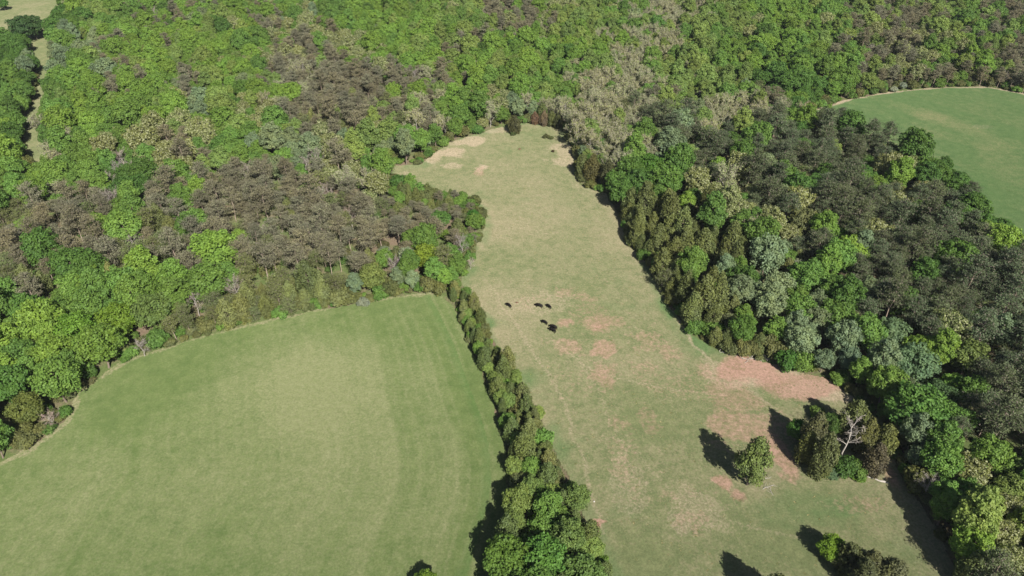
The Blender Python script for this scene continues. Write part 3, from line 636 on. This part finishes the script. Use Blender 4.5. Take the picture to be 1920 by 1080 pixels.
def in_any(x, y, pad=0.0):
    for P in FIELDS:
        if bool(inside(P, np.array([x]), np.array([y]))[0]): return True
    return False
def fill():
    # candidate points over the wooded ground, dense enough to close the canopy
    n = 110000
    Xc = rng.uniform(-470, 470, n); Yc = rng.uniform(45, 640, n)
    lo, hi = HEDGE.min(0), HEDGE.max(0)
    Xc = np.concatenate([rng.uniform(lo[0], hi[0], 4000), Xc]); Yc = np.concatenate([rng.uniform(lo[1], hi[1], 4000), Yc])
    z10 = terrain(Xc, Yc) + 8
    px, py, _ = pix(Xc, Yc, z10)
    ok = (px > -170) & (px < 2090) & (py > -150) & (py < 1230)
    for P in FIELDS:
        ins = inside(P, Xc, Yc); ed = edge_dist(P, Xc, Yc)
        ok &= ~(ins | (ed < .9))
    hed = inside(HEDGE, Xc, Yc); hd = edge_dist(HEDGE, Xc, Yc)
    edf = np.min([edge_dist(P, Xc, Yc) for P in FIELDS], 0)
    for i in np.nonzero(ok)[0]:
        x, y = Xc[i], Yc[i]
        if hed[i]:
            if hd[i] < .6: continue
            low = y < at(1000, 940)[1]
            kind = random.choices(['cedar', 'shrub', 'broadleaf'], [.5, .25, .25 if not low else .5])[0]
            s = {'cedar': random.uniform(.42, 1.1), 'shrub': random.uniform(.6, 1.6), 'broadleaf': random.uniform(.32, .5) if not low else random.uniform(.5, .7)}[kind]
            code = random.choice('CCO') if kind == 'cedar' else random.choice('GLCO' if kind == 'shrub' else 'GGVW'.replace('W', 'V'))
            s *= float(np.interp(pixs(x, y)[1], [540, 860], [.55, 1.0])) * random.uniform(.8, 1.15)
            hold = PROTO[kind][0]['R'] * s * 1.02
            if near(x, y, hold): continue
            put(kind, x, y, s, code, random.uniform(.8, 1.35), hold=hold, col=(.088, .118, .042) if code == 'C' and kind == 'cedar' else None); continue
        jx, jy = random.gauss(0, 20), random.gauss(0, 16)
        code = zone(px[i] + jx, py[i] + jy)
        if code == 'P' and px[i] > 1180 and py[i] > 190: code = 'Q'
        if code == 'C' and random.random() < .14: code = random.choice('GVEO')
        if code == 'D' and random.random() < .6: code = 'G'
        if code == 'Q' and random.random() < .2: code = random.choice('GEEWVS')
        if code == 'P' and random.random() < .16: code = random.choice('OOOOVD')
        if code in 'LV' and random.random() < .1: code = random.choice('SWEEGG')
        kind = random.choice(SPEC[code])
        s = random.uniform(*SIZE[kind]); sz = random.uniform(.82, 1.2)
        P_x, P_y = px[i], py[i]
        if P_x < 430 and P_y > 470 and kind in ('broadleaf', 'catkin'): s = random.uniform(.85, 1.35)
        if y > 290: s *= .86
        if edf[i] < 5 and kind in ('broadleaf', 'poplar', 'pine', 'catkin'): s *= .85
        if code == 'O': s *= .88
        f = 1.15
        if code == 'Q': s *= 1.15
        if kind == 'pine': f = 1.42 if code == 'P' else 1.2
        if code == 'C': sz *= random.uniform(.9, 1.3)
        if 715 < P_x < 925 and 318 < P_y < 420: s *= .62; sz *= .8
        if code in 'OC': f = 1.0
        hold = PROTO[kind][0]['R'] * s * f
        if near(x, y, hold): continue
        put(kind, x, y, s, code, sz, hold=hold)
fill()
def edge_bushes():
    X = []; Y = []
    for P in FIELDS:
        for i in range(len(P)):
            p, q = P[i], P[(i + 1) % len(P)]; L = float(np.hypot(*(q - p)))
            if L > 200: continue
            n = int(L * 14); t = rng.random(n)[:, None]; d = (q - p) / (L + 1e-9); nn = np.array([-d[1], d[0]])
            pts = p + (q - p) * t + nn * rng.uniform(-7, 7, (n, 1)); X.append(pts[:, 0]); Y.append(pts[:, 1])
    X = np.concatenate(X); Y = np.concatenate(Y)
    px, py, _ = pix(X, Y, terrain(X, Y)); ok = (px > -120) & (px < 2040) & (py > -60) & (py < 1180)
    d = np.min([np.where(inside(P, X, Y), -1, edge_dist(P, X, Y)) for P in FIELDS], 0)
    ok &= (d > .5) & (d < 6) & ~inside(HEDGE, X, Y)
    for i in np.nonzero(ok)[0]:
        s = random.uniform(.6, 1.7); hold = 1.8 * s * .75
        if near(X[i], Y[i], hold): continue
        put('shrub', X[i], Y[i], s, random.choice('CCOOOGGE'), random.uniform(.7, 1.3), hold=hold)
edge_bushes()

# ------------------------------------------------------------------ which trees are things of their own, which are the far wood
for t in TREES:
    z = float(terrain(t['x'], t['y'])); p = PROTO[t['kind']][t['var']]; t['z'] = z
    t['H'] = p['H'] * t['s'] * t['sz']; t['Rw'] = p['R'] * t['s']
    a = pix(t['x'], t['y'], z + t['H'] * .6); t['px'], t['py'] = a[0], a[1]; t['size'] = F * t['Rw'] * 2 / a[2]
    m = t['size'] * .35
    t['seen'] = -m < a[0] < 1920 + m and -m < a[1] < 1080 + m
bykind = {}
for t in TREES: bykind.setdefault(KINDNAME[t['kind']], []).append(t)
SINGLE = []; MASS = []
for k, L in bykind.items():
    L.sort(key=lambda t: (not t['label'], not t['seen'], -t['size']))
    for i, t in enumerate(L): (SINGLE if (t['seen'] and i < 300) else MASS).append(t)
print('trees', len(TREES), {k: (len(L), sum(t['seen'] for t in L)) for k, L in bykind.items()}, 'single', len(SINGLE))

def tree_thing(t):
    p = PROTO[t['kind']][t['var']]; e = link(KINDNAME[t['kind']], None)
    e.location = (t['x'], t['y'], t['z']); e.rotation_euler = (0, 0, t['rot']); e.scale = (t['s'], t['s'], t['s'] * t['sz'])
    e.empty_display_size = .5
    tr, cr = p['m'][0], p['m'][1]
    link('trunk', tr, e)
    c4 = (*t['color'], 1)
    if len(p['m']) == 3:
        tw = link('twigs', p['m'][2], e); tw.color = (.36, .32, .26, 1) if t['kind'] == 'budding' else c4
    if cr: c = link('crown', cr, e); c.color = c4
    return e

def place_phrase(t):
    x, y = t['px'], t['py']
    if bool(inside(HEDGE, np.array([t['x']]), np.array([t['y']]))[0]): return 'in the hedgerow'
    if x > 1270 and y > 700: return 'in the bottom right woods'
    if x < 420 and y > 480: return 'beside the big hay field'
    if y > 450 and x < 960: return 'above the big hay field'
    if y > 330 and x < 960: return 'left of the long pasture'
    if x > 1600 and 60 < y < 330: return 'by the far right field'
    if x > 1050 and y > 430: return 'right of the lower pasture'
    if x > 1050 and y > 220: return 'right of the upper pasture'
    if x < 130: return 'left of the far track'
    if y < 60: return 'in the most distant woods'
    if x < 560: return 'in the far left woods'
    if x < 1050: return 'beyond the pasture head'
    return 'in the far right woods'
CATS = dict(broadleaf='tree', poplar='tree', catkin='tree', pine='pine tree', youngpine='pine tree', scrubpine='pine tree', cedar='cedar tree', budding='tree', bare='bare tree', snag='dead tree', shrub='shrub')
NOUN = dict(broadleaf='round tree', poplar='oval tree', catkin='tree', pine='pine', youngpine='bushy pine', scrubpine='dense pine', cedar='cedar', budding='budding tree', bare='leafless tree', snag='dead snag', shrub='shrub')
ORD = 'first second third fourth fifth sixth seventh eighth ninth tenth eleventh twelfth thirteenth fourteenth fifteenth sixteenth seventeenth eighteenth nineteenth twentieth'.split()
groups = {}
for t in SINGLE:
    e = tree_thing(t); t['obj'] = e
    e['category'] = CATS[t['kind']]
    if t['label']: e['label'] = t['label']; continue
    ph = place_phrase(t); groups.setdefault((TNAME[t['code']] + ' ' + NOUN[t['kind']], ph), []).append(t)
for (what, ph), L in groups.items():
    if len(L) == 1: L[0]['obj']['label'] = f'{what} {ph}'; L[0]['obj']['group'] = f'trees {ph}'; continue
    # split deep stands into rows from the bottom of the picture up, then count from the left
    L.sort(key=lambda t: -t['py']); nb = max(1, math.ceil(len(L) / 14)); per = math.ceil(len(L) / nb)
    for b in range(nb):
        for i, t in enumerate(sorted(L[b * per:(b + 1) * per], key=lambda t: t['px'])):
            row = '' if nb == 1 else f', {ORD[b]} row up'
            t['obj']['label'] = f'{what} {ph}{row}, {ORD[i]} from left'; t['obj']['group'] = f'trees {ph}'

# ------------------------------------------------------------------ the far wood and the undergrowth, each one mass
def join_mesh(name, parts):
    Vs = []; Fs = []; mi = []; off = 0; mats = []
    for me in parts:
        if me is None: continue
        v = np.empty(len(me.vertices) * 3, np.float32); me.vertices.foreach_get('co', v)
        f = np.empty(len(me.loops), np.int32); me.loops.foreach_get('vertex_index', f)
        Vs.append(v.reshape(-1, 3)); Fs.append(f + off); off += len(me.vertices)
        k = np.empty(len(me.polygons), np.int32); me.polygons.foreach_get('material_index', k); mi.append(k + len(mats)); mats += list(me.materials)
    m = mesh_np(name, np.concatenate(Vs), np.concatenate(Fs), 4)
    for k in mats: m.materials.append(k)
    m.polygons.foreach_set('material_index', np.concatenate(mi)); return m
protocol = bpy.data.collections.new('tree_kinds'); INDEX = {}
i = 0
for k, L in PROTO.items():
    for v, p in enumerate(L):
        o = bpy.data.objects.new(f'kind_{i:03d}', join_mesh(f'kind_{i:03d}', p['m'])); protocol.objects.link(o); INDEX[(k, v)] = i; i += 1
def gn_group():
    g = bpy.data.node_groups.new('scatter', 'GeometryNodeTree'); g.is_modifier = True
    g.interface.new_socket('Geometry', in_out='INPUT', socket_type='NodeSocketGeometry'); g.interface.new_socket('Geometry', in_out='OUTPUT', socket_type='NodeSocketGeometry')
    n = g.nodes; gi = n.new('NodeGroupInput'); go = n.new('NodeGroupOutput')
    ci = n.new('GeometryNodeCollectionInfo'); ci.inputs[0].default_value = protocol; ci.inputs['Separate Children'].default_value = True; ci.inputs['Reset Children'].default_value = True
    ip = n.new('GeometryNodeInstanceOnPoints'); ip.inputs['Pick Instance'].default_value = True
    def na(name, dt): a = n.new('GeometryNodeInputNamedAttribute'); a.data_type = dt; a.inputs[0].default_value = name; return a.outputs[0]
    m2p = n.new('GeometryNodeMeshToPoints')
    g.links.new(gi.outputs[0], m2p.inputs[0]); g.links.new(m2p.outputs[0], ip.inputs['Points']); g.links.new(ci.outputs[0], ip.inputs['Instance'])
    g.links.new(na('idx', 'INT'), ip.inputs['Instance Index']); g.links.new(na('turn', 'FLOAT_VECTOR'), ip.inputs['Rotation']); g.links.new(na('size', 'FLOAT_VECTOR'), ip.inputs['Scale'])
    g.links.new(ip.outputs[0], go.inputs[0]); return g
GN = gn_group()
def scatter(name, P, idx, rot, scl, col):
    n = len(P); m = bpy.data.meshes.new(name); m.vertices.add(n); m.vertices.foreach_set('co', np.asarray(P, np.float32).ravel())
    a = m.attributes.new('idx', 'INT', 'POINT'); a.data.foreach_set('value', np.asarray(idx, np.int32))
    a = m.attributes.new('turn', 'FLOAT_VECTOR', 'POINT'); a.data.foreach_set('vector', np.stack([np.zeros(n), np.zeros(n), rot], -1).astype(np.float32).ravel())
    a = m.attributes.new('size', 'FLOAT_VECTOR', 'POINT'); a.data.foreach_set('vector', np.asarray(scl, np.float32).ravel())
    a = m.attributes.new('color', 'FLOAT_COLOR', 'POINT'); a.data.foreach_set('color', np.concatenate([np.asarray(col), np.ones((n, 1))], 1).astype(np.float32).ravel())
    m.update(); o = link(name, m); md = o.modifiers.new('scatter', 'NODES'); md.node_group = GN; return o
o = scatter('distant_woodland', [(t['x'], t['y'], t['z']) for t in MASS], [INDEX[(t['kind'], t['var'])] for t in MASS], np.array([t['rot'] for t in MASS]),
            [(t['s'], t['s'], t['s'] * t['sz']) for t in MASS], np.array([t['color'] for t in MASS]))
tag(o, 'mixed green spring woodland running to the top of the picture', 'woodland', kind='stuff')

def undergrowth():
    n = 9000; X = rng.uniform(-400, 400, n); Y = rng.uniform(60, 580, n); px, py, _ = pix(X, Y, terrain(X, Y))
    ok = (px > -100) & (px < 2020) & (py > -80) & (py < 1160) & (fnoise(X, Y, 40, 71) > .42)
    for P in FIELDS: ok &= ~(inside(P, X, Y) | (edge_dist(P, X, Y) < .8))
    X, Y = X[ok], Y[ok]; n = len(X)
    s = rng.uniform(.5, 1.25, n); base = np.array([[.10, .175, .04], [.075, .14, .035], [.115, .12, .055], [.13, .15, .07]])[rng.integers(0, 4, n)] * rng.uniform(.8, 1.2, (n, 1))
    o = scatter('undergrowth', np.stack([X, Y, terrain(X, Y)], -1), np.array([INDEX[('shrub', v)] for v in rng.integers(0, 3, n)]), rng.uniform(0, 6.28, n),
                np.stack([s, s, s * rng.uniform(.5, .95, n)], -1), base)
    tag(o, 'low green undergrowth between the woodland trunks', 'undergrowth', kind='stuff')
undergrowth()

# ------------------------------------------------------------------ cattle
def skin_mesh(name, verts, edges, root, mat, sub=1):
    m = bpy.data.meshes.new(name); m.from_pydata([v[:3] for v in verts], edges, []); o = bpy.data.objects.new(name, m); COL.objects.link(o)
    md = o.modifiers.new('skin', 'SKIN'); md.use_smooth_shade = True
    for i, v in enumerate(verts):
        m.skin_vertices[0].data[i].radius = (v[3], v[4] if len(v) > 4 else v[3]); m.skin_vertices[0].data[i].use_root = (i == root)
    sd = o.modifiers.new('sub', 'SUBSURF'); sd.levels = sub; sd.render_levels = sub
    dg = bpy.context.evaluated_depsgraph_get(); me = bpy.data.meshes.new_from_object(o.evaluated_get(dg)); me.name = name
    bpy.data.objects.remove(o); bpy.data.meshes.remove(m); me.materials.clear(); me.materials.append(mat); return me
def cow_mesh(head_z, turn, stride):
    """one body: deep chest, tucked belly, neck down to grass, jointed legs, ears, tail"""
    V = [(-.75, 0, 1.10, .30, .33), (-.25, 0, 1.08, .36, .40), (.25, 0, 1.06, .37, .42), (.65, 0, 1.10, .29, .38),          # hips, belly, ribs, shoulder
         (.95, turn * .12, 1.02 + (head_z - .3) * .3, .17, .24), (1.2, turn * .3, head_z + .32, .12, .17), (1.38, turn * .42, head_z + .12, .12, .12), (1.52, turn * .5, head_z - .08, .08, .08)]
    E = [(i, i + 1) for i in range(7)]
    def chain(frm, pts):
        p = frm
        for q in pts: V.append(q); E.append((p, len(V) - 1)); p = len(V) - 1
    for sy in (-1, 1):
        f = stride * sy
        chain(3, [(.68 + f * .1, sy * .21, .72, .12), (.66 + f * .2, sy * .21, .42, .07), (.66 + f * .25, sy * .21, .12, .055), (.70 + f * .26, sy * .21, .04, .065)])
        chain(0, [(-.72 - f * .1, sy * .22, .78, .15), (-.88 - f * .18, sy * .22, .45, .075), (-.80 - f * .2, sy * .22, .12, .055), (-.76 - f * .2, sy * .22, .04, .065)])
        chain(6, [(1.33, turn * .42 + sy * .2, head_z + .2, .045)])
    chain(0, [(-1.02, 0, 1.18, .05), (-1.10, 0, .8, .03), (-1.08, .02, .45, .045)])
    return skin_mesh('cow', V, E, 0, M['cow'])
COWS = [(954, 576, .30, .3, 2.35, .96, 'black cow grazing alone, leftmost of the herd'),
        (1011, 577, .32, -.3, 2.75, 1.05, 'black cow broadside on, middle of the upper three'),
        (1029, 578, .30, .2, 2.3, .94, 'black cow at the right end of the upper three'),
        (1021, 608, .34, -.4, 2.5, .96, 'black cow grazing just above the close pair'),
        (1038, 617, .30, .3, 2.55, 1.05, 'black cow on the far side of the close pair'),
        (1036, 623, .36, .1, 2.45, 1.05, 'black cow on the near side of the close pair')]
for (px, py, hz, tu, rz, sc, lab) in COWS:
    o = link('cow', cow_mesh(hz, tu, random.uniform(-.6, .6))); x, y = at(px, py)
    o.location = (x, y, float(terrain(x, y)) + .06); o.rotation_euler = (0, 0, rz); o.scale = (sc,) * 3
    tag(o, lab, 'cow', 'cattle grazing in the pasture')

# ------------------------------------------------------------------ small things lying about
def lump(name, rx, rz, mat, seed):
    r = np.random.default_rng(seed); n, k = 9, 5; V = [(0, 0, rz)]; Fq = []
    for i in range(1, k + 1):
        for j in range(n):
            a = 2 * math.pi * j / n; t = i / k; q = rx * t * r.uniform(.8, 1.2); V.append((q * math.cos(a), q * math.sin(a), max(-.05, rz * math.cos(t * math.pi / 2) * r.uniform(.75, 1.2)) if i < k else -.1))
    m = bpy.data.meshes.new(name)
    for j in range(n): Fq.append((0, 1 + j, 1 + (j + 1) % n))
    for i in range(k - 1):
        for j in range(n): a = 1 + i * n; Fq.append((a + j, a + n + j, a + n + (j + 1) % n, a + (j + 1) % n))
    m.from_pydata(V, [], Fq); m.polygons.foreach_set('use_smooth', [True] * len(m.polygons)); m.materials.append(mat); m.update(); return m
def lay(name, me, px, py, lab, cat, dz=.05, rz=0, group=None):
    o = link(name, me); x, y = at(px, py); o.location = (x, y, float(terrain(x, y)) + dz); o.rotation_euler = (0, 0, rz); tag(o, lab, cat, group); return o
lay('soil_mound', lump('soil_mound', 1.5, .3, M['redsoil'], 3), 1112, 985, 'mound of bare red soil beside the lower hedgerow', 'soil mound')
lay('brown_heap', lump('brown_heap', .55, .3, M['brownsoil'], 4), 969, 568, 'small brown heap right of the leftmost cow', 'heap')
lay('dark_heap', lump('dark_heap', .9, .25, M['brownsoil'], 5), 974, 280, 'low dark heap in grass near the pasture far end', 'heap')
for k, (px, py, r, lab) in enumerate([(1086, 911, .3, 'pale stone nearest the hedgerow'), (1095, 918, .26, 'pale stone just below the hedgerow stone'), (1114, 941, .28, 'pale stone out in the grass above the red mound'), (799, 680, .3, None), (924, 682, .35, 'pale stone at the hay field edge of the hedgerow')]):
    if lab: lay('rock', lump('rock', r, r * .7, M['stone'], 20 + k), px, py, lab, 'rock', group='pale stones in the pasture')
def log_mesh(L, r, bendy=.05, forks=2):
    tb = TB(); p = bend((-L / 2, 0, r), (L / 2, 0, r * .8), 5, bendy * .5); p[:, 2] = np.abs(p[:, 2]) + .02; tb.tube(p, np.array([1, .95, .85, .7, .35]) * r, 6)
    for i in range(forks):
        q = p[1 + i % 3]; e = q + np.array([rng.uniform(.2, .5) * L, rng.choice([-1, 1]) * rng.uniform(.15, .35) * L, rng.uniform(.0, .2)]); tb.tube(bend(q, e, 3, .06), np.array([.5, .35, .12]) * r, 5)
    return tb.mesh('fallen_log', M['palebark'])
LOGS = [(1641, 899, 4.2, .17, 2.75, 'pale fallen log at the grass edge right of the pasture clump'), (1657, 905, 1.8, .12, 2.9, 'short pale log beside the fallen log near the woods'),
        (1441, 914, 3.2, .06, .4, 'thin whitish branch on the grass right of the lone pine'), (1443, 921, 2.6, .05, 1.9, 'second whitish branch on the grass right of the lone pine'), (1438, 898, 2.0, .05, .2, 'small whitish branch nearest the lone pine')]
for (px, py, L, r, rz, lab) in LOGS: lay('fallen_log' if r > .1 else 'fallen_branch', log_mesh(L, r, .08, 1 if r > .1 else 4), px, py, lab, 'log' if r > .1 else 'branch', .08, rz)
def brush_pile(px, py, n, spread, lab):
    e = link('brush_pile', None); x, y = at(px, py); e.location = (x, y, float(terrain(x, y)) + .05); tag(e, lab, 'brush pile')
    for i in range(n):
        b = link('branch', log_mesh(random.uniform(1.6, 4.0), random.uniform(.05, .13), .1, 2), e); b.location = (random.gauss(0, spread), random.gauss(0, spread * .35), random.uniform(0, .45)); b.rotation_euler = (random.gauss(0, .15), random.gauss(0, .15), random.random() * 6.28)
brush_pile(1388, 660, 16, 3.0, 'pale brush pile along the woods above the bare soil')
brush_pile(1418, 672, 12, 2.2, 'smaller brush pile right of the long pale one')
brush_pile(1412, 890, 9, .9, 'tangle of dead white branches in the side of the lone pine')


# ------------------------------------------------------------------ tussocks in the turf
def tuft(n, L):
    a = rng.uniform(0, 6.28, n); d = np.stack([np.cos(a), np.sin(a), rng.uniform(.15, .6, n)], -1); d = unit(d)
    A = np.stack([np.cos(a), np.sin(a), a * 0], -1) * rng.uniform(0, .12, (n, 1)); return quadmesh('tussock', strips(A, A + d * L * rng.uniform(.5, 1.1, (n, 1)), np.full(n, .045)), M['leaf'])
for v in range(2):
    o = bpy.data.objects.new(f'kind_{i:03d}', tuft(16, .22)); protocol.objects.link(o); INDEX[('tuft', v)] = i; i += 1
def tussocks(name, P, n, cols, lab):
    lo, hi = np.maximum(P.min(0), [-260, 60]), np.minimum(P.max(0), [300, 420]); X = rng.uniform(lo[0], hi[0], n); Y = rng.uniform(lo[1], hi[1], n)
    ok = inside(P, X, Y) & (rng.random(n) < fnoise(X, Y, 9, 81) * 1.3); X, Y = X[ok], Y[ok]; n = len(X); s = rng.uniform(.4, 1.3, n)
    c = np.array(cols)[rng.integers(0, len(cols), n)] * rng.uniform(.8, 1.2, (n, 1))
    o = scatter(name, np.stack([X, Y, terrain(X, Y) + .08], -1), np.array([INDEX[('tuft', k)] for k in rng.integers(0, 2, n)]), rng.uniform(0, 6.28, n), np.stack([s, s, s * .8], -1), c)
    tag(o, lab, 'grass', kind='stuff')
tussocks('pasture_grass', PAST, 30000, [(.20, .215, .09), (.33, .29, .17), (.16, .2, .08), (.27, .25, .125)], 'short tufty grass of the long pasture')

# ------------------------------------------------------------------ the air: thin even haze round the camera and everything built
HAZE = 0.00005
def haze_box():
    X0, X1, Y0, Y1, Z0, Z1 = -9500, 9500, -6500, 10500, -8.0, CAM_H + 12
    v = [(x, y, z) for z in (Z0, Z1) for y in (Y0, Y1) for x in (X0, X1)]
    f = [(0, 2, 3, 1), (4, 5, 7, 6), (0, 1, 5, 4), (2, 6, 7, 3), (0, 4, 6, 2), (1, 3, 7, 5)]
    me = bpy.data.meshes.new('haze'); me.from_pydata(v, [], f); me.update()
    m, nt, nodes, links = new_mat('thin_air'); pv = N(nodes, 'ShaderNodeVolumePrincipled')
    pv.inputs['Color'].default_value = (.86, .93, 1.0, 1); pv.inputs['Density'].default_value = HAZE; pv.inputs['Anisotropy'].default_value = 0.0
    o = N(nodes, 'ShaderNodeOutputMaterial'); links.new(pv.outputs[0], o.inputs['Volume']); me.materials.append(m)
    tag(link('haze', me), 'thin pale haze in the air over fields and woods', 'haze', kind='stuff')
haze_box()
